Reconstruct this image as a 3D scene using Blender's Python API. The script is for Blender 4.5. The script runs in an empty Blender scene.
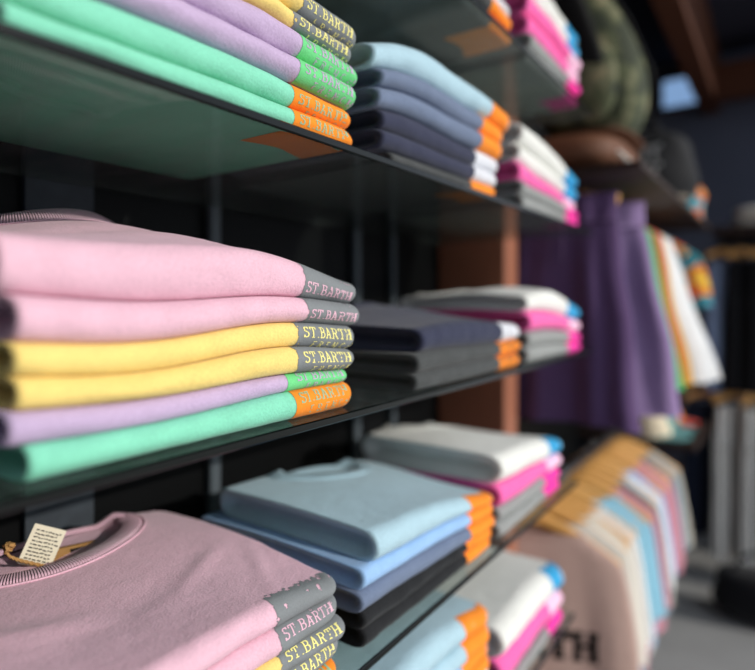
import bpy, math, random
import numpy as np
from mathutils import Vector, Matrix

C = bpy.context.scene.collection
SC = bpy.context.scene
PI = math.pi

# ------------------------------------------------------------------ camera
# X runs along the shelves (away), Y towards the shelf wall, Z up.
CAMZ = 1.40
FPX = 580.0
TH = math.atan(408 / FPX)
cam_d = bpy.data.cameras.new('camera')
cam_d.sensor_fit = 'HORIZONTAL'
cam_d.sensor_width = 36
cam_d.lens = FPX / 755 * 36
cam_d.shift_y = -35 / 755
cam_d.clip_start = 0.01
cam_d.dof.use_dof = True
cam_d.dof.focus_distance = 0.55
cam_d.dof.aperture_fstop = 1.65
cam = bpy.data.objects.new('camera', cam_d)
C.objects.link(cam)
cam.location = (0, 0, CAMZ)
cam.rotation_euler = (PI / 2, 0, TH - PI / 2)
SC.camera = cam

# ------------------------------------------------------------------ light
w = bpy.data.worlds.new('daylight')
SC.world = w
w.use_nodes = True
bg = w.node_tree.nodes['Background']
bg.inputs[0].default_value = (0.80, 0.88, 1.0, 1)
bg.inputs[1].default_value = 1.2
sun_d = bpy.data.lights.new('sun', 'SUN')
sun_d.energy = 3.0
sun_d.angle = math.radians(1.2)
sun_d.color = (1.0, 0.955, 0.88)
sun = bpy.data.objects.new('sun', sun_d)
C.objects.link(sun)
SUN_DIR = Vector((0.13, -0.90, 0.33)).normalized()
sun.rotation_euler = SUN_DIR.to_track_quat('Z', 'Y').to_euler()
sun.location = (1.5, -2.5, 3.2)
vs = SC.view_settings
vs.view_transform = 'Standard'
vs.look = 'None'
vs.gamma = 1
vs.use_curve_mapping = False
vs.exposure = 0.0


# ------------------------------------------------------------------ helpers
def lin(c):
    return tuple(((x / 255) / 12.92 if x / 255 <= 0.04045 else ((x / 255 + 0.055) / 1.055) ** 2.4) for x in c) + (1,)


def tag(o, label=None, cat=None, group=None, kind=None):
    if label: o['label'] = label
    if cat: o['category'] = cat
    if group: o['group'] = group
    if kind: o['kind'] = kind
    return o


def obj(name, verts, faces, mat=None, parent=None, smooth=True, mats=None, fmat=None):
    me = bpy.data.meshes.new(name)
    me.from_pydata([tuple(map(float, v)) for v in verts], [], [tuple(int(i) for i in f) for f in faces])
    if mats:
        for m in mats: me.materials.append(m)
        if fmat is not None: me.polygons.foreach_set('material_index', fmat)
    elif mat:
        me.materials.append(mat)
    if smooth:
        me.polygons.foreach_set('use_smooth', [True] * len(me.polygons))
    me.update()
    o = bpy.data.objects.new(name, me)
    C.objects.link(o)
    if parent is not None: o.parent = parent
    return o


def empty(name, loc=(0, 0, 0), rz=0):
    o = bpy.data.objects.new(name, None)
    C.objects.link(o)
    o.location = loc
    o.rotation_euler = (0, 0, rz)
    o.empty_display_size = 0.02
    return o


def box_vf(x0, y0, z0, x1, y1, z1, b=0.0):
    if b <= 0:
        v = [(x0, y0, z0), (x1, y0, z0), (x1, y1, z0), (x0, y1, z0), (x0, y0, z1), (x1, y0, z1), (x1, y1, z1), (x0, y1, z1)]
        f = [(0, 3, 2, 1), (4, 5, 6, 7), (0, 1, 5, 4), (1, 2, 6, 5), (2, 3, 7, 6), (3, 0, 4, 7)]
        return v, f
    v = []
    rings = [(z0, b), (z0 + b, 0), (z1 - b, 0), (z1, b)]
    for z, e in rings:
        c = b
        for (x, y) in [(x0 + e, y0 + c), (x0 + c, y0 + e), (x1 - c, y0 + e), (x1 - e, y0 + c), (x1 - e, y1 - c), (x1 - c, y1 - e), (x0 + c, y1 - e), (x0 + e, y1 - c)]:
            v.append((x, y, z))
    f = [tuple(range(7, -1, -1)), tuple(range(24, 32))]
    for r in range(3):
        for i in range(8):
            j = (i + 1) % 8
            f.append((r * 8 + i, r * 8 + j, (r + 1) * 8 + j, (r + 1) * 8 + i))
    return v, f


def box(name, lo, hi, mat, parent=None, b=0.0, smooth=False):
    v, f = box_vf(*lo, *hi, b)
    return obj(name, v, f, mat, parent, smooth)


def tube(path, r, n=8, closed=False, cap=True, flat=None, up=(0, 0, 1)):
    """sweep a circle (or ellipse flat=(ra,rb)) along a path"""
    P = [Vector(p) for p in path]
    v, f = [], []
    m = len(P)
    up = Vector(up)
    for i, p in enumerate(P):
        a = P[(i - 1) % m] if (closed or i > 0) else P[i]
        b = P[(i + 1) % m] if (closed or i < m - 1) else P[i]
        t = (b - a)
        t = t.normalized() if t.length > 1e-9 else Vector((1, 0, 0))
        s = t.cross(up)
        if s.length < 1e-4: s = t.cross(Vector((0, 1, 0)))
        s.normalize()
        q = s.cross(t).normalized()
        rr = r[i] if isinstance(r, (list, tuple)) else r
        ra, rb = (rr, rr) if flat is None else (flat[0] * rr, flat[1] * rr)
        for k in range(n):
            an = 2 * PI * k / n
            v.append(p + s * (ra * math.cos(an)) + q * (rb * math.sin(an)))
    for i in range(m if closed else m - 1):
        for k in range(n):
            a, b = i * n + k, i * n + (k + 1) % n
            c, d = ((i + 1) % m) * n + (k + 1) % n, ((i + 1) % m) * n + k
            f.append((a, b, c, d))
    if cap and not closed:
        f.append(tuple(range(n - 1, -1, -1)))
        f.append(tuple(range((m - 1) * n, m * n)))
    return v, f


def at_v(x, y, v):
    """pixel and wall-ward distance -> world point"""
    phi = TH - math.atan((x - 377.5) / FPX)
    u = v / math.tan(phi)
    z = u * math.cos(TH) + v * math.sin(TH)
    return Vector((u, v, CAMZ + (300 - y) / FPX * z))


def at_u(x, y, u):
    phi = TH - math.atan((x - 377.5) / FPX)
    v = u * math.tan(phi)
    z = u * math.cos(TH) + v * math.sin(TH)
    return Vector((u, v, CAMZ + (300 - y) / FPX * z))


# ------------------------------------------------------------------ materials
def new_mat(name):
    m = bpy.data.materials.new(name)
    m.use_nodes = True
    nt = m.node_tree
    return m, nt, nt.nodes['Principled BSDF']


def fabric(name, rgb, weave=470, var=0.17, bump=0.5, sheen=0.15, rough=0.92):
    m, nt, p = new_mat(name)
    N, L = nt.nodes, nt.links
    tc = N.new('ShaderNodeTexCoord')
    n1 = N.new('ShaderNodeTexNoise'); n1.inputs['Scale'].default_value = weave; n1.inputs['Detail'].default_value = 3
    n2 = N.new('ShaderNodeTexNoise'); n2.inputs['Scale'].default_value = 30; n2.inputs['Detail'].default_value = 4
    L.new(tc.outputs['Object'], n1.inputs['Vector']); L.new(tc.outputs['Object'], n2.inputs['Vector'])
    c = lin(rgb)
    mx = N.new('ShaderNodeMix'); mx.data_type = 'RGBA'
    mx.inputs[6].default_value = tuple(x * (1 - var * 1.6) for x in c[:3]) + (1,)
    mx.inputs[7].default_value = tuple(min(1, x * (1 + var)) for x in c[:3]) + (1,)
    ad = N.new('ShaderNodeMath'); ad.operation = 'MULTIPLY_ADD'
    L.new(n1.outputs['Fac'], ad.inputs[0]); ad.inputs[1].default_value = 0.75
    m2 = N.new('ShaderNodeMath'); m2.operation = 'MULTIPLY'; m2.inputs[1].default_value = 0.3
    L.new(n2.outputs['Fac'], m2.inputs[0]); L.new(m2.outputs[0], ad.inputs[2])
    L.new(ad.outputs[0], mx.inputs[0]); L.new(mx.outputs[2], p.inputs['Base Color'])
    p.inputs['Roughness'].default_value = rough
    p.inputs['Specular IOR Level'].default_value = 0.12
    p.inputs['Sheen Weight'].default_value = sheen
    p.inputs['Sheen Roughness'].default_value = 0.5
    b = N.new('ShaderNodeBump'); b.inputs['Strength'].default_value = bump; b.inputs['Distance'].default_value = 0.0012
    L.new(n1.outputs['Fac'], b.inputs['Height'])
    n3 = N.new('ShaderNodeTexNoise'); n3.inputs['Scale'].default_value = 38; n3.inputs['Detail'].default_value = 3
    L.new(tc.outputs['Object'], n3.inputs['Vector'])
    b2 = N.new('ShaderNodeBump'); b2.inputs['Strength'].default_value = 0.28; b2.inputs['Distance'].default_value = 0.006
    L.new(n3.outputs['Fac'], b2.inputs['Height']); L.new(b2.outputs['Normal'], b.inputs['Normal'])
    L.new(b.outputs['Normal'], p.inputs['Normal'])
    return m


def rib_fabric(name, rgb, count=260):
    m = fabric(name, rgb)
    nt = m.node_tree; N, L = nt.nodes, nt.links
    p = N['Principled BSDF']
    at = N.new('ShaderNodeAttribute'); at.attribute_name = 'ribs'
    s = N.new('ShaderNodeMath'); s.operation = 'MULTIPLY'; s.inputs[1].default_value = count * 2 * PI
    L.new(at.outputs['Fac'], s.inputs[0])
    sn = N.new('ShaderNodeMath'); sn.operation = 'SINE'; L.new(s.outputs[0], sn.inputs[0])
    b = N.new('ShaderNodeBump'); b.inputs['Strength'].default_value = 0.8; b.inputs['Distance'].default_value = 0.0012
    L.new(sn.outputs[0], b.inputs['Height']); L.new(b.outputs['Normal'], p.inputs['Normal'])
    return m


def plain(name, rgb, rough=0.6, spec=0.4, metal=0.0, noise=0.0, nscale=40, stretch=(1, 1, 1), bump=0.0):
    m, nt, p = new_mat(name)
    N, L = nt.nodes, nt.links
    c = lin(rgb)
    p.inputs['Base Color'].default_value = c
    p.inputs['Roughness'].default_value = rough
    p.inputs['Specular IOR Level'].default_value = spec
    p.inputs['Metallic'].default_value = metal
    if noise > 0 or bump > 0:
        tc = N.new('ShaderNodeTexCoord'); mp = N.new('ShaderNodeMapping'); mp.inputs['Scale'].default_value = stretch
        n = N.new('ShaderNodeTexNoise'); n.inputs['Scale'].default_value = nscale; n.inputs['Detail'].default_value = 6
        L.new(tc.outputs['Object'], mp.inputs['Vector']); L.new(mp.outputs[0], n.inputs['Vector'])
        mx = N.new('ShaderNodeMix'); mx.data_type = 'RGBA'
        mx.inputs[6].default_value = tuple(x * (1 - noise) for x in c[:3]) + (1,)
        mx.inputs[7].default_value = tuple(min(1, x * (1 + noise)) for x in c[:3]) + (1,)
        L.new(n.outputs['Fac'], mx.inputs[0]); L.new(mx.outputs[2], p.inputs['Base Color'])
        if bump > 0:
            b = N.new('ShaderNodeBump'); b.inputs['Strength'].default_value = bump; b.inputs['Distance'].default_value = 0.004
            L.new(n.outputs['Fac'], b.inputs['Height']); L.new(b.outputs['Normal'], p.inputs['Normal'])
    return m


def glass_mat(name, tint, refl=1.0):
    m = bpy.data.materials.new(name); m.use_nodes = True
    nt = m.node_tree; N, L = nt.nodes, nt.links
    N.remove(N['Principled BSDF'])
    out = N['Material Output']
    tr = N.new('ShaderNodeBsdfTransparent'); tr.inputs[0].default_value = tint
    gl = N.new('ShaderNodeBsdfGlossy'); gl.inputs['Roughness'].default_value = 0.03
    gl.inputs[0].default_value = (refl * 0.5, refl * 0.5, refl * 0.5, 1)
    lw = N.new('ShaderNodeLayerWeight'); lw.inputs['Blend'].default_value = 0.5
    pw = N.new('ShaderNodeMath'); pw.operation = 'POWER'; pw.inputs[1].default_value = 5; L.new(lw.outputs['Facing'], pw.inputs[0])
    fr = N.new('ShaderNodeMath'); fr.operation = 'MULTIPLY_ADD'; fr.inputs[1].default_value = 0.96; fr.inputs[2].default_value = 0.04; L.new(pw.outputs[0], fr.inputs[0])
    # smudges and dust streaks on the pane
    tc = N.new('ShaderNodeTexCoord'); mp = N.new('ShaderNodeMapping'); mp.inputs['Scale'].default_value = (30, 4, 1)
    nz = N.new('ShaderNodeTexNoise'); nz.inputs['Scale'].default_value = 1.5; nz.inputs['Detail'].default_value = 5
    L.new(tc.outputs['Object'], mp.inputs['Vector']); L.new(mp.outputs[0], nz.inputs['Vector'])
    rp = N.new('ShaderNodeMapRange'); rp.inputs[1].default_value = 0.35; rp.inputs[2].default_value = 0.85; rp.inputs[3].default_value = 0.02; rp.inputs[4].default_value = 0.14
    L.new(nz.outputs['Fac'], rp.inputs[0])
    df = N.new('ShaderNodeBsdfDiffuse'); df.inputs[0].default_value = (0.55, 0.62, 0.6, 1)
    mx0 = N.new('ShaderNodeMixShader'); L.new(rp.outputs[0], mx0.inputs[0]); L.new(tr.outputs[0], mx0.inputs[1]); L.new(df.outputs[0], mx0.inputs[2])
    mx = N.new('ShaderNodeMixShader')
    L.new(fr.outputs[0], mx.inputs[0]); L.new(mx0.outputs[0], mx.inputs[1]); L.new(gl.outputs[0], mx.inputs[2])
    L.new(mx.outputs[0], out.inputs[0])
    return m


COL = dict(
    pink=(226, 182, 197), yellow=(243, 211, 126), lilac=(190, 168, 199), mint=(132, 212, 181),
    lightblue=(170, 200, 212), skyblue=(148, 184, 224), slate=(108, 121, 145), navy=(54, 57, 77),
    charcoal=(72, 74, 74), black=(34, 35, 37), white=(226, 226, 220), hotpink=(250, 104, 172), grey=(146, 148, 146),
)
BAND = dict(
    bgrey=(128, 132, 134), bgreen=(112, 208, 134), borange=(255, 142, 44), bwhite=(214, 216, 222), bblue=(56, 158, 208),
    bpale=(250, 196, 220), bmagenta=(242, 62, 164),
)
M = {k: fabric('fabric_' + k, v) for k, v in COL.items()}
R_ = {k: rib_fabric('rib_' + k, COL[k]) for k in ('pink', 'white', 'lightblue', 'navy')}
for k, v in BAND.items():
    M[k] = fabric('print_' + k, v, weave=700, var=0.15, bump=0.3, sheen=0.05, rough=0.8)
for k in COL:
    if k in ('pink', 'yellow', 'lilac', 'mint', 'white', 'charcoal', 'navy', 'lightblue', 'slate'):
        M['ink_' + k] = fabric('lettering_' + k, COL[k], weave=1600, bump=0.1, sheen=0)
M['ink_yellow'] = fabric('lettering_pale_yellow', (244, 230, 146), weave=1600, bump=0.1, sheen=0)
M['ink_mintgrey'] = fabric('lettering_mintgrey', (150, 186, 150), weave=1600, bump=0.1, sheen=0)

# ------------------------------------------------------------------ room shell
m_black = plain('black_panel', (5, 6, 7), 0.5, 0.12, noise=0.3, nscale=6)
m_slate = plain('slate_wall', (92, 96, 112), 0.8, 0.2, noise=0.1, nscale=4)
m_ceil = plain('dark_ceiling', (46, 46, 58), 0.9, 0.1, noise=0.1, nscale=4)
m_floor = plain('grey_concrete', (152, 151, 149), 0.55, 0.4, noise=0.14, nscale=7, bump=0.05)
m_beam = plain('dark_timber', (78, 42, 24), 0.6, 0.3, noise=0.35, nscale=20, stretch=(1, 8, 8))
m_post = plain('brown_wood', (150, 96, 74), 0.55, 0.3, noise=0.2, nscale=18, stretch=(6, 6, 0.6))
m_upright = plain('grey_metal', (74, 82, 88), 0.5, 0.4, noise=0.35, nscale=60)
m_uprpanel = plain('dusty_grey_panel', (50, 56, 63), 0.6, 0.3, noise=0.4, nscale=45)
m_darkwood = plain('dark_wood_shelf', (44, 30, 24), 0.6, 0.3, noise=0.3, nscale=15, stretch=(1, 6, 6))
m_chrome = plain('chrome', (190, 190, 192), 0.25, 0.5, metal=1.0)
m_honey = plain('honey_wood', (222, 164, 88), 0.42, 0.5, noise=0.2, nscale=30, stretch=(6, 1, 6))

WALLY = 0.785
m_pave = plain('pale_pavement', (206, 202, 194), 0.8, 0.2, noise=0.1, nscale=5)
pv = box('ground', (-6.0, -9.0, -0.10), (9.0, -0.72, -0.01), m_pave); tag(pv, 'pale pavement outside the open shop front', kind='structure')  # out of view, added pale so it bounces sunlight up under the shelves
fl = box('floor', (-2.0, -0.72, -0.06), (4.2, WALLY + 0.1, 0.0), m_floor); tag(fl, kind='structure')
wl = box('wall_left', (-2.0, WALLY, 0.0), (4.2, WALLY + 0.1, CAMZ + 1.5), m_black); tag(wl, kind='structure')
we = box('wall_end', (4.1, -0.6, 0.0), (4.2, WALLY, CAMZ + 1.5), m_slate); tag(we, kind='structure')
wr = box('wall_right', (3.85, -0.7, 0.0), (4.1, -0.6, CAMZ + 1.5), m_slate); tag(wr, kind='structure')  # unseen wall piece, added to keep the sun off the far end
wb = box('wall_back', (-1.1, -4.0, 0.0), (-1.0, WALLY, CAMZ + 1.5), m_slate); tag(wb, kind='structure')  # unseen wall behind the camera, added to block fill light from that side
ce = box('ceiling', (-2.0, -0.55, CAMZ + 1.5), (4.2, WALLY + 0.1, CAMZ + 1.58), m_ceil); tag(ce, kind='structure')
b1 = box('trim_1', (-0.9, 0.325, CAMZ + 1.14), (4.099, 0.42, CAMZ + 1.499), m_beam); tag(b1, 'dark timber ceiling beam running along the shelf wall', kind='structure')
b2 = box('trim_2', (3.78, -0.55, CAMZ + 1.14), (3.9, 0.325, CAMZ + 1.33), m_beam); tag(b2, 'dark timber cross beam below the ceiling', kind='structure')
# small daylight pane high in the end wall
m_pane, nt_, p_ = new_mat('daylight_pane')
p_.inputs['Base Color'].default_value = (0.05, 0.08, 0.12, 1)
p_.inputs['Emission Color'].default_value = (0.30, 0.50, 0.85, 1)
p_.inputs['Emission Strength'].default_value = 0.7
wn = empty('window_1', (4.09, 0.52, CAMZ + 1.31)); tag(wn, 'small blue daylit window high in the end wall', kind='structure')
box('pane', (-0.004, -0.12, -0.085), (0.004, 0.12, 0.085), m_pane, wn)
for lo, hi in (((-0.012, -0.14, 0.085), (0.01, 0.14, 0.105)), ((-0.012, -0.14, -0.105), (0.01, 0.14, -0.085)), ((-0.012, -0.14, -0.085), (0.01, -0.12, 0.085)), ((-0.012, 0.12, -0.085), (0.01, 0.14, 0.085))):
    box('window_frame', lo, hi, m_beam, wn)

# partition post that ends the shelf bay
box('partition', (1.405, 0.588, 0.0), (1.49, WALLY - 0.001, CAMZ + 1.498), m_post, None, b=0.004)
tag(bpy.data.objects['partition'], 'brown wooden partition post at the end of the glass shelves', 'post')

# dusty panels and metal uprights on the black wall
up = box('wall_panel', (0.338, WALLY - 0.012, 0.3), (0.425, WALLY - 0.001, CAMZ + 1.2), m_uprpanel)
tag(up, 'wide dusty grey upright panel on the black wall behind the pastel stacks', 'panel')
for k, (u0, wd, lb) in enumerate(((0.63, 0.022, 'narrow grey metal upright on the black wall behind the pastel stacks'),
                                  (1.02, 0.022, 'grey metal upright behind the blue and charcoal stacks, nearest the pastel stacks'),
                                  (1.165, 0.016, 'slim grey metal upright behind the blue stacks, next to the partition post'))):
    t = empty('shelf_upright', (u0, WALLY - 0.001, 0.3))
    tag(t, lb, 'upright', 'metal uprights on the shelf wall')
    box('rail', (-wd / 2, -0.016, 0), (wd / 2, 0, 2.2), m_upright, t, b=0.003)

# ------------------------------------------------------------------ glass shelves
SP = 0.275
SHELF = {'D': CAMZ + 0.160 + SP, 'A': CAMZ + 0.160, 'B': CAMZ - 0.115, 'C': CAMZ - 0.115 - SP, 'E': CAMZ - 0.115 - 2 * SP}
SNAME = {'D': 'highest', 'A': 'upper', 'B': 'middle', 'C': 'lower', 'E': 'lowest'}
m_glass = glass_mat('shelf_glass', (0.90, 0.94, 0.92, 1))
m_edge = plain('polished_glass_edge', (8, 13, 12), 0.18, 0.25)
FRONT = 0.366
GT = 0.008
for k, z in SHELF.items():
    t = empty('glass_shelf', (0.5, FRONT, z - GT))
    nb = {'D': 'above all other shelves', 'A': 'with the six-shirt blue stack', 'B': 'below the stack with a pink raised collar',
          'C': 'with the pink shirt carrying a paper tag', 'E': 'nearest the floor'}[k]
    tag(t, SNAME[k] + ' clear glass shelf with dark polished edge, ' + nb, 'shelf', 'glass shelves on the black wall')
    xe = {'C': 0.775, 'E': 0.750}.get(k, 0.893)
    box('glass_pane', (-0.95, 0.004, 0), (xe, WALLY - FRONT - 0.02, GT), m_glass, t)
    v, f = box_vf(-0.95, 0.0, 0, xe, 0.004, GT, 0.0012)
    obj('front_edge', v, f, m_edge, t, False)

# ------------------------------------------------------------------ lettering (own stroke alphabet)
def arc(cx, cy, rx, ry, a0, a1, n=8):
    return [(cx + rx * math.cos(math.radians(a0 + (a1 - a0) * i / n)), cy + ry * math.sin(math.radians(a0 + (a1 - a0) * i / n))) for i in range(n + 1)]


SW = 0.15
GLYPH = {
    'S': (0.62, [arc(0.31, 0.73, 0.23, 0.20, 30, 270, 10) + arc(0.31, 0.29, 0.25, 0.22, 90, -150, 10)[1:], [(0.52, 0.95), (0.52, 0.78)], [(0.07, 0.05), (0.07, 0.24)]]),
    'T': (0.74, [[(0.04, 0.93), (0.70, 0.93)], [(0.37, 0.93), (0.37, 0.04)], [(0.20, 0.05), (0.54, 0.05)], [(0.06, 0.95), (0.06, 0.74)], [(0.68, 0.95), (0.68, 0.74)]]),
    'B': (0.72, [[(0.16, 0.95), (0.16, 0.05)], [(0.02, 0.94), (0.40, 0.94)] + arc(0.40, 0.73, 0.20, 0.21, 90, -90, 7)[1:] + [(0.16, 0.52)], [(0.40, 0.52)] + arc(0.40, 0.285, 0.25, 0.235, 90, -90, 8) + [(0.02, 0.05)]]),
    'A': (0.82, [[(0.13, 0.03), (0.40, 0.97)], [(0.40, 0.97), (0.69, 0.03)], [(0.22, 0.34), (0.58, 0.34)], [(0.0, 0.05), (0.27, 0.05)], [(0.54, 0.05), (0.82, 0.05)]]),
    'R': (0.80, [[(0.16, 0.95), (0.16, 0.05)], [(0.02, 0.94), (0.42, 0.94)] + arc(0.42, 0.72, 0.22, 0.22, 90, -90, 7)[1:] + [(0.16, 0.50)], [(0.40, 0.50), (0.66, 0.05)], [(0.02, 0.05), (0.30, 0.05)], [(0.60, 0.05), (0.80, 0.05)]]),
    'H': (0.86, [[(0.17, 0.95), (0.17, 0.05)], [(0.69, 0.95), (0.69, 0.05)], [(0.17, 0.50), (0.69, 0.50)], [(0.03, 0.94), (0.31, 0.94)], [(0.55, 0.94), (0.83, 0.94)], [(0.03, 0.05), (0.31, 0.05)], [(0.55, 0.05), (0.83, 0.05)]]),
    'F': (0.64, [[(0.16, 0.95), (0.16, 0.05)], [(0.02, 0.94), (0.58, 0.94)], [(0.16, 0.52), (0.46, 0.52)], [(0.02, 0.05), (0.30, 0.05)]]),
    'E': (0.66, [[(0.16, 0.95), (0.16, 0.05)], [(0.02, 0.94), (0.60, 0.94)], [(0.16, 0.52), (0.48, 0.52)], [(0.02, 0.05), (0.62, 0.05)]]),
    'N': (0.84, [[(0.15, 0.05), (0.15, 0.95)], [(0.15, 0.95), (0.68, 0.05)], [(0.68, 0.05), (0.68, 0.95)], [(0.02, 0.94), (0.22, 0.94)], [(0.56, 0.94), (0.82, 0.94)], [(0.02, 0.05), (0.29, 0.05)]]),
    'C': (0.70, [arc(0.38, 0.5, 0.30, 0.45, 48, 312, 14)]),
    '.': (0.26, [[(0.06, 0.06), (0.20, 0.06)]]),
    ' ': (0.42, []),
}


def letter_quads(text, height, track=0.10, sw=SW, seg=0.0016):
    """strokes -> list of 2D quads (x right, y up, in metres), total width"""
    quads = []
    x = 0
    for ch in text:
        wd, strokes = GLYPH[ch]
        for st in strokes:
            for (a, b) in zip(st[:-1], st[1:]):
                ax, ay, bx, by = (x + a[0]) * height, a[1] * height, (x + b[0]) * height, b[1] * height
                L = math.hypot(bx - ax, by - ay)
                if L < 1e-7: continue
                thick = sw if abs(by - ay) > abs(bx - ax) * 0.8 else sw * 0.62
                hw = thick * height / 2
                tx, ty = (bx - ax) / L, (by - ay) / L
                ax -= tx * hw * 0.3; ay -= ty * hw * 0.3; bx += tx * hw * 0.3; by += ty * hw * 0.3
                nx, ny = -ty * hw, tx * hw
                n = max(1, int(L / seg))
                for i in range(n):
                    p0, p1 = i / n, (i + 1) / n
                    cx, cy = ax + (bx - ax) * p0, ay + (by - ay) * p0
                    dx, dy = ax + (bx - ax) * p1, ay + (by - ay) * p1
                    quads.append(((cx - nx, cy - ny), (dx - nx, dy - ny), (dx + nx, dy + ny), (cx + nx, cy + ny)))
        x += wd + track
    return quads, (x - track) * height


# ------------------------------------------------------------------ shirts
class VNoise:
    def __init__(self, seed, n=4, lo=8, hi=30):
        r = random.Random(seed)
        self.t = [(r.uniform(lo, hi), r.uniform(-PI, PI), r.uniform(0.5, 1.0), r.uniform(0, 2 * PI)) for _ in range(n)]

    def __call__(self, x, y):
        s = 0
        for k, a, am, ph in self.t:
            s = s + am * np.sin(k * (x * math.cos(a) + y * math.sin(a)) + ph)
        return s / len(self.t)


def sstep(a, b, x):
    t = np.clip((x - a) / (b - a), 0, 1)
    return t * t * (3 - 2 * t)


class Layer:
    pass


class Stack:
    """folded shirts piled on a shelf; every boundary surface is shared by the shirts above and below it"""
    def __init__(self, u0, v0, z0, W, D, rows, seed, name):
        self.u0, self.v0, self.z0, self.W, self.D, self.name = u0, v0, z0 + 0.0008, W, D, name
        self.L = []
        rnd = random.Random(seed)
        for i, r in enumerate(rows):
            l = Layer()
            l.color, l.band, l.ink, l.tl, l.tr = r[:5]
            l.o = r[5] if len(r) > 5 else {}
            l.ns = VNoise(seed * 31 + i, 4, 8, 26)
            l.nw = VNoise(seed * 37 + i, 3, 10, 34)
            l.nf = VNoise(seed * 41 + i, 6, 60, 190)
            l.ex = l.o.get('dx', rnd.uniform(-0.005, 0.005))
            l.ey = l.o.get('dy', rnd.uniform(-0.004, 0.004))
            l.xl = l.o.get('xl', rnd.uniform(-0.008, 0.008))
            l.bands = None
            l.amp = l.o.get('amp', 0.0017) * 3.5
            self.L.append(l)

    def T(self, i, x, y):
        l = self.L[i]
        t = l.tl + (l.tr - l.tl) * np.clip(x / self.W, 0, 1) + l.o.get('tm', 0) * np.sin(PI * np.clip(x / self.W, 0, 1))
        t = t + l.amp * l.ns(x, y)
        if 'puff' in l.o:
            px, py, sx, sy, am = l.o['puff']
            t = t + am * np.exp(-((x - px) / sx) ** 2 - ((y - py) / sy) ** 2)
        if 'crease' in l.o:
            for (cx, cy, an, sg, ln, am) in l.o['crease']:
                dx, dy = x - cx, y - cy
                q = dx * math.cos(an) + dy * math.sin(an)
                p = -dx * math.sin(an) + dy * math.cos(an)
                t = t + am * np.exp(-(p / sg) ** 2 - (q / ln) ** 2)
        if 'neck' in l.o:
            cx, cy, ax, ay, dp = l.o['neck']
            e = np.sqrt(((x - cx) / (ax - 0.016)) ** 2 + ((y - cy) / (ay - 0.016)) ** 2)
            t = t - dp * (1 - sstep(0.75, 1.0, e))
        return np.maximum(t, 0.004)

    def Z(self, k, x, y):
        z = np.zeros_like(np.asarray(x, dtype=float))
        for i in range(k):
            z = z + self.T(i, x, y)
        return z

    def setup(self, i):
        l = self.L[i]
        tm = (l.tl + l.tr) / 2 + l.o.get('tm', 0) * 0.5
        l.r = 0.56 * tm
        l.R = 0.009
        l.RL = 0.004
        l.x0, l.x1 = l.xl + l.r * 0.18, self.W + l.ex - l.r
        l.y0, l.y1 = l.ey + l.r, self.D + l.o.get('dd', 0) - l.r

    def wav(self, l, x, y):
        """small irregularity of the folded edge, fades inwards"""
        return 0.0035 * l.nw(x, y * 0)

    def nose(self, i, bx, by, nx, ny, t, off):
        """t<0: on top, inwards; 0..1 around the fold; returns xyz"""
        l = self.L[i]
        a = np.clip(t, 0, 1) * PI
        inw = np.clip(-t, 0, None)
        bx2, by2 = bx - nx * inw, by - ny * inw
        zb, zt = self.Z(i, bx2, by2), self.Z(i + 1, bx2, by2)
        wl = np.clip(-nx, 0, 1) ** 6
        single = np.sin(a)
        irr = 0.0034 * l.nf(bx2 + 0.6 * by2, a * l.r) * np.sin(a)
        dbl = 0.9 * np.abs(np.sin(2 * a)) ** 0.4 * 0.18 - 1.0 * np.exp(-((a - PI / 2) / 0.6) ** 2)
        left = 0.18 * single * (1 - wl) + dbl * wl
        prof = np.where(nx < 0, left, single)
        mid, hh = (zb + zt) / 2, (zt - zb) / 2
        X = bx2 + nx * (l.r * prof + irr * (nx > 0) + off * np.sin(a))
        Y = by2 + ny * (l.r * single + irr + off * np.sin(a)) + self.wav(l, bx2, by2) * np.clip(-ny, 0, 1) * (1 - sstep(0, 0.05, inw))
        Zz = mid + hh * np.cos(a) + off * np.cos(a)
        return X, Y, Zz

    def front_path(self, i, s):
        """arc-length s measured back from the far front corner along the front; s<0 turns the corner"""
        l = self.L[i]
        q = (PI / 2) * l.R
        s = np.asarray(s, float)
        ang = np.clip(-s / l.R, 0, PI / 2)
        bx = np.where(s >= 0, l.x1 - l.R - s, l.x1 - l.R + l.R * np.sin(ang))
        by = np.where(s >= 0, l.y0, l.y0 + l.R - l.R * np.cos(ang)) + np.clip(-s - q, 0, None)
        nx = np.where(s >= 0, 0.0, np.sin(ang))
        ny = np.where(s >= 0, -1.0, -np.cos(ang))
        return bx, by, nx, ny

    def body(self, i, parent, nx=44, ny=26, nq=12):
        self.setup(i)
        l = self.L[i]
        cc = [0, 0.25, 0.5, 0.75]
        gx = [l.x0 + l.RL * c for c in cc] + list(np.linspace(l.x0 + l.RL, l.x1 - l.R, nx)) + [l.x1 - l.R * c for c in cc[::-1]]
        gy = [l.y0 + l.R * c for c in cc] + list(l.y0 + l.R + (l.y1 - l.y0 - 2 * l.R) * np.linspace(0, 1, ny) ** 1.15) + [l.y1 - l.R * c for c in cc[::-1]]
        X, Y = np.meshgrid(np.array(gx), np.array(gy), indexing='ij')
        a = np.where(X < l.x0 + l.RL, (X - l.x0 - l.RL) / l.RL, np.where(X > l.x1 - l.R, (X - l.x1 + l.R) / l.R, 0))
        b = np.where(Y < l.y0 + l.R, (Y - l.y0 - l.R) / l.R, np.where(Y > l.y1 - l.R, (Y - l.y1 + l.R) / l.R, 0))
        a2, b2 = a * np.sqrt(1 - b * b / 2), b * np.sqrt(1 - a * a / 2)
        RX = np.where(a < 0, l.RL, l.R)
        Xn, Yn = X + (a2 - a) * RX, Y + (b2 - b) * l.R
        inset = np.minimum(Yn - l.y0, 0.05)
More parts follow.
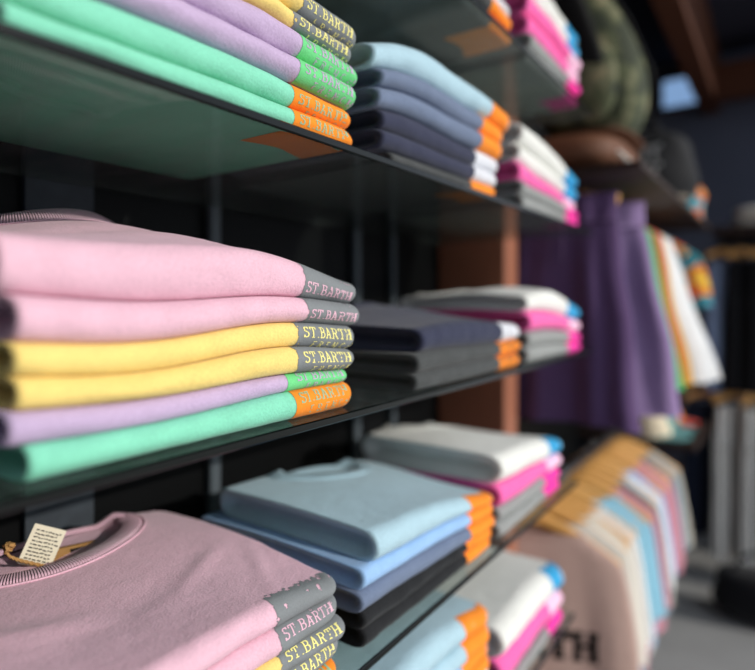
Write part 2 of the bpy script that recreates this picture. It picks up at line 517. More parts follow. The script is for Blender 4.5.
        Yw = Yn + self.wav(l, Xn, Yn) * (1 - sstep(0, 0.05, inset))
        zt, zb = self.Z(i + 1, Xn, Yn), self.Z(i, Xn, Yn)
        n, m = X.shape
        verts = list(zip(Xn.ravel(), Yw.ravel(), zt.ravel())) + list(zip(Xn.ravel(), Yw.ravel(), zb.ravel()))
        faces = []
        K = n * m
        for p in range(n - 1):
            for q in range(m - 1):
                A, B, Cc, Dd = p * m + q, (p + 1) * m + q, (p + 1) * m + q + 1, p * m + q + 1
                faces.append((A, B, Cc, Dd)); faces.append((K + A, K + Dd, K + Cc, K + B))
        per = [(p, 0) for p in range(n)] + [(n - 1, q) for q in range(1, m)] + [(p, m - 1) for p in range(n - 2, -1, -1)] + [(0, q) for q in range(m - 2, 0, -1)]
        bx = np.array([Xn[p] for p in per]); by = np.array([Yn[p] for p in per])
        na = np.array([a2[p] for p in per]); nb = np.array([b2[p] for p in per])
        # the perimeter of corner discs has unit (a2,b2); along straight runs it is the side normal
        for k, (p, q) in enumerate(per):
            if abs(a[p, q]) < 1e-9 or abs(b[p, q]) < 1e-9:
                if q == 0: na[k], nb[k] = 0, -1
                elif q == m - 1: na[k], nb[k] = 0, 1
                elif p == 0: na[k], nb[k] = -1, 0
                else: na[k], nb[k] = 1, 0
        ln = np.hypot(na, nb); na /= ln; nb /= ln
        rows = [[p * m + q for (p, q) in per]]
        for r in range(1, nq):
            x, y, z = self.nose(i, bx, by, na, nb, np.full_like(bx, r / nq), 0.0)
            s = len(verts)
            verts += list(zip(x, y, z))
            rows.append(list(range(s, s + len(per))))
        rows.append([K + p * m + q for (p, q) in per])
        N = len(per)
        for r in range(len(rows) - 1):
            for k in range(N):
                k2 = (k + 1) % N
                faces.append((rows[r][k2], rows[r][k], rows[r + 1][k], rows[r + 1][k2]))
        o = obj('cloth', verts, faces, M[l.color], parent)
        return o

    def band(self, i, parent, length=0.088, fine=True, rag=0.0, top=0.0, seed=0):
        """contrast print wrapped round the far end of the fold; ragged cells left out"""
        l = self.L[i]
        ds = 0.0011 if fine else 0.004
        S = np.arange(length - l.r - l.R, -(PI / 2) * l.R, -ds)
        nose_len = PI * l.r * 0.95
        Tt = np.concatenate([np.arange(-top, -ds * 0.5, ds), np.linspace(0, 0.97, max(8, int(nose_len / ds)))])
        SS, TT = np.meshgrid(S, Tt, indexing='ij')
        bx, by, nx, ny = self.front_path(i, SS)
        X, Y, Zz = self.nose(i, bx, by, nx, ny, TT, 0.00035)
        n, m = SS.shape
        r1, r2 = VNoise(seed + 5, 8, 350, 1100), VNoise(seed + 9, 8, 120, 420)
        arcT = np.where(TT < 0, TT, TT * nose_len)
        nz = r1(SS, arcT) * 0.9 + r2(SS, arcT)
        edge_s = (S[0] - SS)
        edge_t = arcT + top
        keep = np.ones_like(SS, bool)
        if rag > 0:
            keep &= (edge_s + nz * 0.004 * rag) > 0.0015
            if top > 0:
                keep &= (edge_t + nz * 0.010 * rag) > 0.005
                keep &= ~((nz > 0.42) & (edge_t < top + 0.014))
            keep &= ~((nz > 0.50) & (edge_s < 0.016))
        else:
            keep &= (edge_s + nz * 0.0007) > 0.0005
        verts = list(zip(X.ravel(), Y.ravel(), Zz.ravel()))
        faces = []
        for p in range(n - 1):
            for q in range(m - 1):
                if keep[p, q]:
                    faces.append((p * m + q, p * m + q + 1, (p + 1) * m + q + 1, (p + 1) * m + q))
        used = sorted({v for f in faces for v in f})
        mp = {v: k for k, v in enumerate(used)}
        o = obj('printed_band', [verts[v] for v in used], [tuple(mp[v] for v in f) for f in faces], M[l.band], parent)
        return o

    def text(self, i, parent, txt, height, s_right, t_arc, track=0.10, name='lettering', seg=0.0016, skip=0.0, seed=0):
        """lettering wrapped on the fold: its far end s_right before the corner, its top t_arc below the top of the fold"""
        l = self.L[i]
        q, W = letter_quads(txt, height, track, seg=seg)
        r = random.Random(seed)
        pts, faces = [], []
        for quad in q:
            if r.random() < skip: continue
            s = len(pts)
            pts += list(quad)
            faces.append((s, s + 1, s + 2, s + 3))
        P = np.array(pts)
        S = s_right + (W - P[:, 0])
        nose_len = PI * l.r * 0.95
        Ta = t_arc + (height - P[:, 1])
        TT = np.where(Ta < 0, Ta, np.clip(Ta / nose_len, 0, 0.96))
        bx, by, nx, ny = self.front_path(i, S)
        X, Y, Zz = self.nose(i, bx, by, nx, ny, TT, 0.0007)
        return obj(name, list(zip(X, Y, Zz)), faces, M['ink_' + l.ink], parent)

    def build(self, fine, labels, group):
        out = []
        for i, l in enumerate(self.L):
            t = empty('folded_shirt', (self.u0, self.v0, self.z0))
            tag(t, labels[i], 'shirt', group)
            if fine: self.body(i, t, 56, 34, 14)
            else: self.body(i, t, 30, 20, 10)
            rag = {'bgrey': 1.0}.get(l.band, 0.0)
            b = self.band(i, t, l.o.get('bl', 0.100), fine, rag if fine else 0, l.o.get('btop', 0.0), seed=i * 7 + int(self.u0 * 100))
            if l.o.get('under'):
                # the print continues on the underside of the lowest shirt
                dep, ln = l.o['under']
                gx = np.linspace(l.x1 + l.r * 0.2 - ln, l.x1 + l.r * 0.2, 8)
                gy = np.linspace(l.y0 - l.r * 0.1, l.y0 + dep, 6)
                vv = [(x, y + 0.006 * math.sin(x * 60), -0.0004) for x in gx for y in gy]
                ff = [(a * 6 + b2, a * 6 + b2 + 1, a * 6 + b2 + 7, a * 6 + b2 + 6) for a in range(7) for b2 in range(5)]
                obj('printed_band', vv, ff, M[l.band], t)
            if l.ink:
                sg = 0.0016 if fine else 0.004
                hh = l.o.get('th', 0.0110)
                ta = l.o.get('ta', 0.005)
                self.text(i, b, 'ST.BARTH', hh, -0.002, ta, 0.13, seg=sg, skip=l.o.get('skip', 0.03), seed=i)
                if l.o.get('line2', True):
                    self.text(i, b, 'FRENCH', hh * 0.72, -0.006, ta + hh * 1.30, 0.62, seg=sg, skip=l.o.get('skip', 0.03) + 0.1, seed=i + 40)
            l.root = t
            out.append(t)
        return out

    def collar(self, i, wid=0.021, lift=0.012, n=72, stand=0.0):
        """ribbed crew neck lying on the top shirt, back half standing up, with a stitched seam"""
        l = self.L[i]
        cx, cy, ax, ay, dp = l.o['neck']
        byk = l.o.get('neck_back', 0.016)
        verts, faces, rib = [], [], []
        prof = [(0, -0.001), (0.0, 0.0016), (0.18, 0.0034), (0.5, 0.0042), (0.82, 0.0036), (1.0, 0.002), (1.0, -0.002)]
        seam = []
        for k in range(n):
            an = 2 * PI * k / n
            ca, sa = math.cos(an), math.sin(an)
            ayy = ay if sa < 0 else byk
            nx, ny = ca / ax, sa / ayy
            nl = math.hypot(nx, ny); nx /= nl; ny /= nl
            back = float(sstep(-0.1, 0.6, np.float64(sa)))
            for (q, h) in prof:
                x, y = cx + ax * ca - nx * wid * q * (1 - 0.55 * back), cy + ayy * sa - ny * wid * q * (1 - 0.55 * back)
                xo, yo = cx + ax * ca * 1.0, cy + ayy * sa * 1.0
                zz = float(self.Z(i + 1, np.float64(xo), np.float64(yo)))
                verts.append((x, y, zz + h + back * (lift * q + lift * 0.5) - (1 - back) * q * (0.002 - stand)))
                rib.append(k / n)
            seam.append((cx + (ax + 0.003) * ca, cy + (ayy + 0.003) * sa, float(self.Z(i + 1, np.float64(cx + (ax + 0.003) * ca), np.float64(cy + (ayy + 0.003) * sa))) + 0.0006 + back * lift * 0.4))
        mq = len(prof)
        for k in range(n):
            k2 = (k + 1) % n
            for q in range(mq - 1):
                faces.append((k * mq + q, k * mq + q + 1, k2 * mq + q + 1, k2 * mq + q))
        o = obj('collar', verts, faces, R_[l.color], l.root)
        at = o.data.attributes.new('ribs', 'FLOAT', 'POINT')
        # continuous 0..n ribs value; sine of whole turns hides the wrap
        at.data.foreach_set('value', rib)
        v, f = tube(seam, 0.0011, 6, closed=True)
        obj('neck_seam', v, f, M[l.color], o)
        return o


PAST = 'pastel shirts folded on the glass shelves'
BLUE = 'blue and charcoal shirts folded on the glass shelves'
WPG = 'white, pink and grey shirts folded on the glass shelves'
V0 = 0.376

# middle shelf, pastel stack
s = Stack(0.161, V0, SHELF['B'], 0.337, 0.285, [
    ('mint', 'borange', 'mintgrey', 0.0235, 0.0262, dict(ta=0.008, dx=0.004, dy=0.000, xl=0.004, skip=0.12)),
    ('lilac', 'bgreen', 'lilac', 0.0215, 0.0170, dict(ta=0.005, dx=-0.004, dy=0.002, xl=-0.008, th=0.0106)),
    ('yellow', 'bgrey', 'yellow', 0.0205, 0.0225, dict(ta=0.010, dx=0.000, dy=-0.002, xl=-0.004, tm=0.001)),
    ('yellow', 'bgrey', 'yellow', 0.0195, 0.0255, dict(ta=0.011, dx=0.006, dy=0.000, xl=-0.006, tm=0.001)),
    ('pink', 'bgrey', 'pink', 0.0270, 0.0250, dict(ta=0.021, dx=0.014, dy=-0.003, xl=-0.006, btop=0.012, line2=False, tm=0.002)),
    ('pink', 'bgrey', 'pink', 0.0330, 0.0200, dict(ta=0.025, dx=0.016, dy=0.002, xl=-0.014, dd=0.02, btop=0.020, line2=False, tm=0.006, amp=0.0012,
                                                   puff=(0.150, 0.265, 0.15, 0.20, 0.054), neck=(0.130, 0.295, 0.105, 0.085, 0.010), neck_back=0.02,
                                                   crease=[(0.25, 0.08, -0.5, 0.012, 0.07, 0.003), (0.1, 0.12, 0.2, 0.018, 0.09, -0.003)])),
], 3, 'B1')
pl = 'pastel stack on the middle glass shelf'
s.build(True, ['mint shirt with orange band, bottom of the ' + pl,
               'lilac shirt with green band in the ' + pl,
               'lower yellow shirt in the ' + pl,
               'upper yellow shirt in the ' + pl,
               'second pink shirt from the top of the ' + pl,
               'pink shirt with raised collar, top of the ' + pl], PAST)
s.collar(5, lift=0.002, stand=0.013)
B1 = s

# upper shelf, pastel stack
s = Stack(0.150, V0, SHELF['A'], 0.345, 0.285, [
    ('mint', 'borange', 'mintgrey', 0.0230, 0.0225, dict(under=(0.055, 0.092), ta=0.013, dx=0.004, dy=0.000, xl=0.0, skip=0.12)),
    ('mint', 'borange', 'mintgrey', 0.0260, 0.0235, dict(ta=0.018, dx=0.006, dy=0.002, xl=-0.004, skip=0.12)),
    ('lilac', 'bgreen', 'lilac', 0.0250, 0.0255, dict(ta=0.014, dx=0.008, dy=-0.002, xl=-0.006)),
    ('lilac', 'bgreen', 'lilac', 0.0250, 0.0265, dict(ta=0.013, dx=0.013, dy=0.000, xl=0.0)),
    ('yellow', 'bgrey', 'yellow', 0.0250, 0.0215, dict(ta=0.015, dx=0.006, dy=0.002, xl=0.0)),
    ('yellow', 'bgrey', 'yellow', 0.0250, 0.0240, dict(ta=0.016, dx=0.015, dy=0.000, xl=0.0)),
], 8, 'A1')
pl = 'pastel stack on the upper glass shelf'
s.build(True, ['mint shirt lying on the glass, bottom of the ' + pl,
               'second mint shirt from the bottom of the ' + pl,
               'lower lilac shirt with green band in the ' + pl,
               'upper lilac shirt with green band in the ' + pl,
               'lower yellow-lettered grey band shirt in the ' + pl,
               'yellow-lettered grey band shirt, top of the ' + pl], PAST)

# lower shelf, pastel stack
s = Stack(0.150, V0, SHELF['C'], 0.328, 0.310, [
    ('mint', 'borange', 'mintgrey', 0.0220, 0.0190, dict(ta=0.002, dx=-0.006, dy=0.000, xl=0.0)),
    ('yellow', 'bgrey', 'yellow', 0.0230, 0.0215, dict(ta=0.009, dx=0.004, dy=0.002, xl=-0.004, line2=False)),
    ('yellow', 'bgrey', 'yellow', 0.0230, 0.0215, dict(ta=0.006, dx=0.004, dy=-0.002, xl=-0.006, line2=False)),
    ('pink', 'bgrey', 'pink', 0.0270, 0.0245, dict(ta=0.008, dx=0.000, dy=0.000, xl=0.0, btop=0.016, line2=False)),
    ('pink', 'bgrey', None, 0.0270, 0.0200, dict(dx=-0.002, dy=0.002, xl=-0.004, btop=0.010, line2=False, amp=0.0008, tm=0.004,
                                                   neck=(0.158, 0.300, 0.113, 0.092, 0.012), neck_back=0.020, dd=0.01,
                                                   puff=(0.150, 0.25, 0.16, 0.12, 0.002),
                                                   crease=[(0.24, 0.12, 0.5, 0.008, 0.05, 0.0028), (0.13, 0.10, 0.25, 0.020, 0.08, -0.0018), (0.28, 0.08, 1.0, 0.007, 0.05, 0.002), (0.06, 0.13, -0.4, 0.012, 0.08, 0.003)])),
], 14, 'C1')
pl = 'pastel stack on the lower glass shelf'
s.build(True, ['folded shirt with orange band, bottom of the ' + pl,
               'lower yellow shirt in the ' + pl,
               'upper yellow shirt in the ' + pl,
               'pink shirt second from the top of the ' + pl,
               'pink crew-neck shirt, top of the ' + pl], PAST)
s.collar(4, lift=0.003, wid=0.026)
C1 = s


def simple_stack(u0, shelf, W, rows, seed, labels, group, D=0.285, v0=V0, collar=None, fine=False):
    s = Stack(u0, v0, SHELF[shelf], W, D, rows, seed, shelf)
    s.build(fine, labels, group)
    if collar is not None: s.collar(collar, lift=0.002, stand=0.002)
    return s


# column of blue and charcoal stacks
U2, W2 = 0.625, 0.345
pl = 'blue stack on the upper glass shelf'
simple_stack(0.535, 'A', 0.335, [
    ('charcoal', 'borange', None, 0.013, 0.019, dict(under=(0.05, 0.09), xl=0.03, dx=0)),
    ('navy', 'bwhite', None, 0.020, 0.022, dict(dx=0.006, tm=0.003)),
    ('navy', 'bwhite', None, 0.022, 0.024, dict(dx=0.018, xl=0.01, tm=0.004)),
    ('slate', 'borange', None, 0.024, 0.025, dict(dx=0.026, tm=0.004)),
    ('slate', 'borange', None, 0.024, 0.026, dict(dx=0.036, tm=0.004)),
    ('lightblue', 'borange', None, 0.028, 0.032, dict(dx=0.066, tm=0.010)),
], 21, ['charcoal shirt, bottom of the ' + pl, 'lower navy shirt with white band in the ' + pl,
        'upper navy shirt with white band in the ' + pl, 'lower slate blue shirt with orange band in the ' + pl,
        'upper slate blue shirt with orange band in the ' + pl, 'light blue shirt, top of the ' + pl], BLUE, D=0.27)
pl = 'low dark stack on the middle glass shelf'
simple_stack(U2, 'B', W2, [
    ('charcoal', 'borange', 'charcoal', 0.0225, 0.023, dict(ta=0.006, dx=0.003)),
    ('charcoal', 'borange', 'charcoal', 0.0235, 0.024, dict(ta=0.006, dx=0.004)),
    ('navy', 'bwhite', None, 0.028, 0.020, dict(dx=0.006, tm=0.010, neck=(0.14, 0.258, 0.10, 0.070, 0.008), puff=(0.15, 0.22, 0.16, 0.14, 0.024))),
], 22, ['lower charcoal shirt with orange band in the ' + pl, 'upper charcoal shirt with orange band in the ' + pl,
        'navy shirt with white band, top of the ' + pl], BLUE, collar=2)
pl = 'blue stack on the lower glass shelf'
simple_stack(0.515, 'C', W2, [
    ('black', 'borange', None, 0.022, 0.017, dict(xl=0.0, dx=0.0)),
    ('black', 'borange', None, 0.022, 0.017, dict(xl=-0.005, dx=0.0)),
    ('slate', 'borange', None, 0.025, 0.019, dict(dx=0.002, xl=-0.012)),
    ('skyblue', 'borange', None, 0.025, 0.020, dict(dx=0.004, xl=-0.008)),
    ('lightblue', 'borange', None, 0.034, 0.019, dict(dx=0.0, dd=-0.02, xl=0.01, tm=0.008, amp=0.0028, neck=(0.19, 0.240, 0.10, 0.072, 0.010), puff=(0.10, 0.2, 0.13, 0.12, 0.008))),
], 23, ['black shirt lying on the glass, bottom of the ' + pl, 'second black shirt from the bottom of the ' + pl,
        'slate blue shirt in the ' + pl, 'sky blue shirt under the collared top of the ' + pl,
        'light blue shirt with open collar, top of the ' + pl], BLUE, collar=4)
pl = 'blue stack on the lowest glass shelf'
simple_stack(0.51, 'E', W2, [
    ('black', 'borange', None, 0.030, 0.030, dict(dx=0.004)),
    ('navy', 'bwhite', None, 0.030, 0.030, dict(dx=0.004)),
    ('navy', 'bwhite', None, 0.026, 0.022, dict(dx=0.004)),
    ('slate', 'borange', None, 0.026, 0.022, dict(dx=0.002)),
    ('skyblue', 'borange', None, 0.026, 0.022, dict(dx=0.0)),
    ('lightblue', 'borange', None, 0.030, 0.024, dict(dx=0.002, tm=0.006)),
    ('lightblue', 'borange', None, 0.034, 0.024, dict(dx=0.0, tm=0.01, amp=0.003)),
], 24, ['black shirt at the bottom of the ' + pl, 'lower navy shirt in the ' + pl, 'upper navy shirt with white band in the ' + pl, 'slate blue shirt in the ' + pl,
        'sky blue shirt in the ' + pl, 'second light blue shirt from the top of the ' + pl,
        'light blue shirt, top of the ' + pl], BLUE)
pl = 'dark stack on the highest glass shelf'
simple_stack(U2 - 0.02, 'D', W2, [
    ('charcoal', 'borange', None, 0.026, 0.022, dict(under=(0.07, 0.09), dx=0.004)),
    ('charcoal', 'borange', None, 0.026, 0.022, dict(dx=0.0)),
    ('navy', 'bwhite', None, 0.028, 0.022, dict(dx=0.0)),
], 25, ['charcoal shirt lying on the glass, bottom of the ' + pl, 'charcoal shirt under the navy one in the ' + pl,
        'navy shirt, top of the ' + pl], BLUE)

# column of white, pink and grey stacks
U3, W3 = 1.005, 0.335
pl = 'white-topped stack on the upper glass shelf'
simple_stack(U3 - 0.03, 'A', W3, [
    ('grey', 'bmagenta', None, 0.024, 0.018, dict(under=(0.05, 0.07), dx=0.0)),
    ('grey', 'bmagenta', None, 0.024, 0.020, dict(dx=0.002)),
    ('hotpink', 'bpale', None, 0.030, 0.024, dict(dx=0.0)),
    ('white', 'bblue', None, 0.032, 0.026, dict(dx=0.006, tm=0.003)),
    ('white', 'bblue', None, 0.038, 0.026, dict(dx=0.012, tm=0.012)),
], 31, ['lower grey shirt in the ' + pl, 'upper grey shirt in the ' + pl, 'hot pink shirt in the ' + pl,
        'lower white shirt in the ' + pl, 'white shirt, top of the ' + pl], WPG)
pl = 'white-topped stack on the middle glass shelf'
simple_stack(U3, 'B', W3, [
    ('grey', 'bmagenta', None, 0.028, 0.022, dict(dx=-0.004)),
    ('grey', 'bmagenta', None, 0.028, 0.022, dict(dx=-0.002)),
    ('hotpink', 'bpale', None, 0.038, 0.028, dict(dx=0.0, tm=0.004)),
    ('white', 'bblue', None, 0.026, 0.026, dict(dx=0.006, tm=0.008, amp=0.003, neck=(0.14, 0.258, 0.10, 0.070, 0.008), puff=(0.17, 0.16, 0.14, 0.12, 0.012))),
], 32, ['lower grey shirt in the ' + pl, 'upper grey shirt in the ' + pl, 'hot pink shirt in the ' + pl,
        'white collared shirt, top of the ' + pl], WPG, collar=3)
pl = 'white-topped stack on the lower glass shelf'
simple_stack(0.872, 'C', W3, [
    ('grey', 'bmagenta', None, 0.027, 0.022, dict(dx=-0.01)),
    ('grey', 'bmagenta', None, 0.027, 0.022, dict(dx=-0.01)),
    ('hotpink', 'bpale', None, 0.034, 0.026, dict(dx=0.0)),
    ('white', 'bblue', None, 0.046, 0.026, dict(dx=0.004, tm=0.010, amp=0.003, neck=(0.15, 0.258, 0.10, 0.070, 0.010), puff=(0.12, 0.2, 0.14, 0.12, 0.012))),
], 33, ['lower grey shirt in the ' + pl, 'upper grey shirt in the ' + pl, 'hot pink shirt in the ' + pl,
        'white collared shirt, top of the ' + pl], WPG, collar=3)
pl = 'white-topped stack on the lowest glass shelf'
simple_stack(0.895, 'E', W3, [
    ('grey', 'bmagenta', None, 0.020, 0.020, dict(dx=-0.012)),
    ('hotpink', 'bpale', None, 0.050, 0.044, dict(dx=0.0)),
    ('white', 'bblue', None, 0.056, 0.044, dict(dx=0.004, tm=0.010, amp=0.002)),
], 34, ['grey shirt at the bottom of the ' + pl, 'hot pink shirt in the ' + pl,
        'white shirt, top of the ' + pl], WPG)
pl = 'white-topped stack on the highest glass shelf'
simple_stack(U3, 'D', W3, [
    ('grey', 'bmagenta', None, 0.024, 0.024, dict(under=(0.05, 0.08), dx=0.0)),
    ('grey', 'bmagenta', None, 0.026, 0.024, dict(dx=0.0)),
    ('hotpink', 'bpale', None, 0.032, 0.026, dict(dx=-0.004)),
    ('hotpink', 'bpale', None, 0.032, 0.026, dict(dx=-0.002)),
    ('white', 'bblue', None, 0.030, 0.026, dict(dx=-0.01)),
    ('white', 'bblue', None, 0.030, 0.026, dict(dx=-0.012)),
], 35, ['lower grey shirt in the ' + pl, 'upper grey shirt in the ' + pl, 'lower hot pink shirt in the ' + pl,
        'upper hot pink shirt in the ' + pl, 'lower white shirt in the ' + pl, 'white shirt, top of the ' + pl], WPG)

# ------------------------------------------------------------------ paper tag and neck label of the pink shirt on the lower shelf
m_paper = plain('cream_paper', (232, 222, 198), 0.8, 0.2, noise=0.06, nscale=120)
m_kraft = plain('kraft_card', (150, 112, 66), 0.8, 0.2, noise=0.15, nscale=150)
m_ink = plain('dark_ink', (32, 28, 26), 0.8, 0.1)
m_jute = plain('jute_string', (176, 134, 84), 0.9, 0.1, noise=0.3, nscale=400, bump=0.4)
TZ = SHELF['C'] + 0.112
tg = empty('price_tag', at_v(33, 567, 0.640))
tag(tg, 'small cream paper tag with handwriting tied with jute string at pink collar', 'tag')
tw, thh = 0.032, 0.040
v, f = box_vf(-tw / 2, -0.0004, 0.0, tw / 2, 0.0004, thh, 0.0002)
rot = Matrix.Rotation(math.radians(-26), 4, 'Z') @ Matrix.Rotation(math.radians(-14), 4, 'X') @ Matrix.Rotation(math.radians(24), 4, 'Y')
obj('paper_card', [rot @ Vector(p) for p in v], f, m_paper, tg, False)
rnd = random.Random(5)
vv, ff = [], []
for row in range(9):
    z = 0.034 - row * 0.0035
    x = -tw / 2 + 0.004
    while x < tw / 2 - 0.005:
        wd = rnd.uniform(0.0012, 0.004)
        a = len(vv)
        z2 = z + rnd.uniform(-0.0006, 0.0006)
        for (px, pz) in ((x, z), (x + wd, z2), (x + wd, z2 + 0.0012), (x, z + 0.0012)):
            vv.append(rot @ Vector((px, -0.0007, pz)))
        ff.append((a, a + 1, a + 2, a + 3))
        x += wd + rnd.uniform(0.0006, 0.0014)
obj('handwriting', vv, ff, m_ink, tg, False)
base = Vector(tg.location)
k0 = at_v(9, 548, 0.634) - base
pth = [at_v(x, y, 0.634) - base for (x, y) in ((9, 546), (5, 552), (10, 557), (18, 560), (30, 563), (44, 566), (58, 568), (66, 566))]
vv, ff = [], []
for ph in (0, PI):
    fine = []
    for i in range(len(pth) - 1):
        for j in range(8):
            q = j / 8
            p = pth[i].lerp(pth[i + 1], q)
            an = (i * 8 + j) * 0.9 + ph
            fine.append(p + Vector((0, math.cos(an) * 0.0011, math.sin(an) * 0.0011)))
    a, b = tube(fine, 0.0012, 6)
    o = len(vv); vv += a; ff += [tuple(o + i for i in x) for x in b]
obj('jute_string', vv, ff, m_jute, tg)
vv, ff = [], []
for ph in range(5):
    pts = [k0 + Vector((0.004 * math.cos(t * 0.9 + ph), 0.004 * math.sin(t * 1.1 + ph * 2), 0.0045 * math.sin(t * 0.7 + ph * 1.3))) for t in range(8)]
    a, b = tube(pts, 0.0012, 6)
    o = len(vv); vv += a; ff += [tuple(o + i for i in x) for x in b]
obj('string_knot', vv, ff, m_jute, tg)
# woven neck label, sewn into the collar: part of the pink shirt
lab_l, lab_r = at_v(54, 564, 0.632), at_v(112, 550, 0.645)
root = C1.L[4].root
d0 = Vector(root.location)
a, b = lab_l - d0, lab_r - d0
vv, ff = box_vf(0, 0, 0, 1, 1, 1)
ex = b - a
ey = Vector((-0.35, 1, 0)).normalized() * 0.006
ez = Vector((0.0, 0.35, 1)).normalized() * 0.014
lab = obj('neck_label', [a + ex * p[0] + ey * p[1] + ez * p[2] for p in vv], ff, m_kraft, root, False)
vv, ff = [], []
nrm = ex.cross(ez).normalized() * 0.0008
for (x0, x1, z0, z1) in [(0.28, 0.96, 0.12, 0.80)]:
    o = len(vv)
    vv += [a + ex * x + ez * z + nrm for (x, z) in ((x0, z0), (x1, z0), (x1, z1), (x0, z1))]
    ff.append((o, o + 1, o + 2, o + 3))
lf = obj('label_panel', vv, ff, m_ink, lab, False)

# ------------------------------------------------------------------ hanging clothes
def garment_mesh(L, wfun, tfun, folds, seed, n=44, rows=26, open_bottom=True, hem=0.0):
    """closed drape hanging in the Y-Z plane (thickness along X), origin at the top centre"""
    r = random.Random(seed)
    ph = [r.uniform(0, 6.3) for _ in range(5)]
    verts, faces = [], []
    for j in range(rows + 1):
        q = j / rows
        z = -L * q
        wv, tv = wfun(q), tfun(q)
        for k in range(n):
            an = 2 * PI * k / n
            c, s_ = math.cos(an), math.sin(an)
            y = wv * math.copysign(abs(c) ** 0.8, c)
            x = tv * math.copysign(abs(s_) ** 0.8, s_)
            am = folds * min(1, q * 2.2 + 0.1)
            yy = y / max(wv, 1e-3)
            x += am * (math.sin(5.5 * yy + ph[0] + q * 0.8) + 0.6 * math.sin(11 * yy + ph[1] - q) + 0.35 * math.sin(17 * yy + ph[2]))
            y += am * 0.5 * math.sin(3 * q * PI + ph[3]) * abs(c)
            verts.append((x, y, z + hem * math.sin(2 * an + ph[4]) * q))
    for j in range(rows):
        for k in range(n):
            a, b = j * n + k, j * n + (k + 1) % n
            faces.append((a, b, b + n, a + n))
    faces.append(tuple(range(n)))
    faces.append(tuple(range((rows + 1) * n - 1, rows * n - 1, -1)))
    return verts, faces


def hanger_parts(parent, half, hook_h, drop=0.085):
    path, rad = [], []
    for i in range(25):
        y = -half + 2 * half * i / 24
        q = abs(y) / half
        path.append((0, y, -drop * (q ** 1.35) - 0.012 * math.exp(-(q / 0.12) ** 2) * 0 ))
        rad.append(1.0 - 0.35 * q)
    v, f = tube(path, rad, 10, flat=(0.0085, 0.0185), up=(1, 0, 0))
    # tube's s axis = t x up lies in Y-Z; swap so the tall side is vertical
    v2, f2 = [], []
    for i, p in enumerate(path):
        a = path[max(0, i - 1)]; b = path[min(24, i + 1)]
        t = (Vector(b) - Vector(a)).normalized()
        up = Vector((1, 0, 0)).cross(t).normalized()
        for k in range(10):
            an = 2 * PI * k / 10
            v2.append(Vector(p) + Vector((1, 0, 0)) * (0.0075 * rad[i] * math.cos(an)) + up * (0.0205 * rad[i] * math.sin(an)))
    wood = obj('wooden_arm', v2, f, m_honey, parent)
    hk = [(0, 0, 0.012)] + [(0, 0, hook_h - 0.03)] + [(0, 0.014 - 0.014 * math.cos(t), hook_h - 0.014 + 0.014 * math.sin(t)) for t in np.linspace(0, PI * 1.25, 10)]
    v, f = tube(hk, 0.0019, 6)
    obj('hook', v, f, m_chrome, parent)


def hanger(u, v, z, half, hook_h, label, group, yaw=0.0, drop=0.11):
    t = empty('clothes_hanger', (u, v, z), yaw)
    tag(t, label, 'hanger', group)
    hanger_parts(t, half, hook_h, drop)
    return t


def hang_shirt(name, u, v, z, mat, L, half, neck, label, cat, group, seed, yaw=0.0, sleeve=0.20, thick=0.024, flare=0.0, shoulder=0.12, folds=0.004):
    """short-sleeved shirt on a hanger; z is the height of the neck line of the hanger"""
    t = empty(name, (u, v, z), yaw)
    tag(t, label, cat, group)

    d0 = shoulder * (neck / half) ** 1.35

    def wf(q):
        d = q * L
        if d + d0 < shoulder: return half * ((d + d0) / shoulder) ** (1 / 1.35)
        e = d + d0 - shoulder
        if sleeve > 0:
            if e < sleeve: return half + 0.055 * (e / sleeve) ** 0.6
            if e < sleeve + 0.014: return half + 0.055 - 0.068 * (e - sleeve) / 0.014
            return half - 0.013 + 0.003 * math.sin(d * 18)
        return half + flare * e / L + 0.004 * math.sin(d * 18)

    def tf(q):
        d = q * L
        return 0.012 + (thick - 0.012) * min(1, d / 0.25)
    nz = 0
    v_, f_ = garment_mesh(L, wf, tf, folds, seed, rows=52)
    v_ = [Vector(p) - Vector((0, 0, d0 - 0.022)) for p in v_]
    obj('cloth', v_, f_, mat, t)
    ring = [(0.013 * math.sin(q), neck * math.cos(q), 0.024 - d0 - 0.012 * (math.sin(q) < 0) * abs(math.sin(q))) for q in np.linspace(0, 2 * PI, 29)[:-1]]
    v_, f_ = tube(ring, 0.0045, 6, closed=True)
    obj('neckband', v_, f_, mat, t)
    return t


HC = dict(taupe=(200, 168, 156), cream=(226, 220, 208), white=(238, 238, 236), palecyan=(150, 202, 222), dgrey=(92, 96, 104),
          paleblue=(176, 202, 236), dpink=(216, 148, 164), rose=(206, 140, 152), bluegrey=(128, 146, 158), ecru=(206, 200, 186),
          purple=(92, 70, 108), purple2=(152, 128, 170), green=(82, 190, 112), red=(206, 54, 72), gold=(228, 170, 52), teal=(70, 150, 150),  # the lighter purple is the same cloth with sunlight painted into its colour
          denim=(120, 134, 162), nblack=(20, 20, 23), stripe=(190, 186, 178), midgrey=(126, 128, 134), nwhite=(246, 246, 244), ddenim=(24, 30, 46))
H = {k: fabric('hanging_' + k, v, weave=500, bump=0.2) for k, v in HC.items()}

RAILV = 0.50
RAILL = 0.555
m_rail = plain('dark_steel', (60, 60, 62), 0.4, 0.5, metal=0.8)
NECKZ = CAMZ - 0.59
RZ = NECKZ + 0.070


def rail(name, p0, p1, label, r=0.011):
    o = empty(name, p0)
    tag(o, label, 'rail')
    v, f = tube([(0, 0, 0), Vector(p1) - Vector(p0)], r, 12)
    obj('bar', v, f, m_rail, o)
    d = (Vector(p1) - Vector(p0)).normalized()
    return o


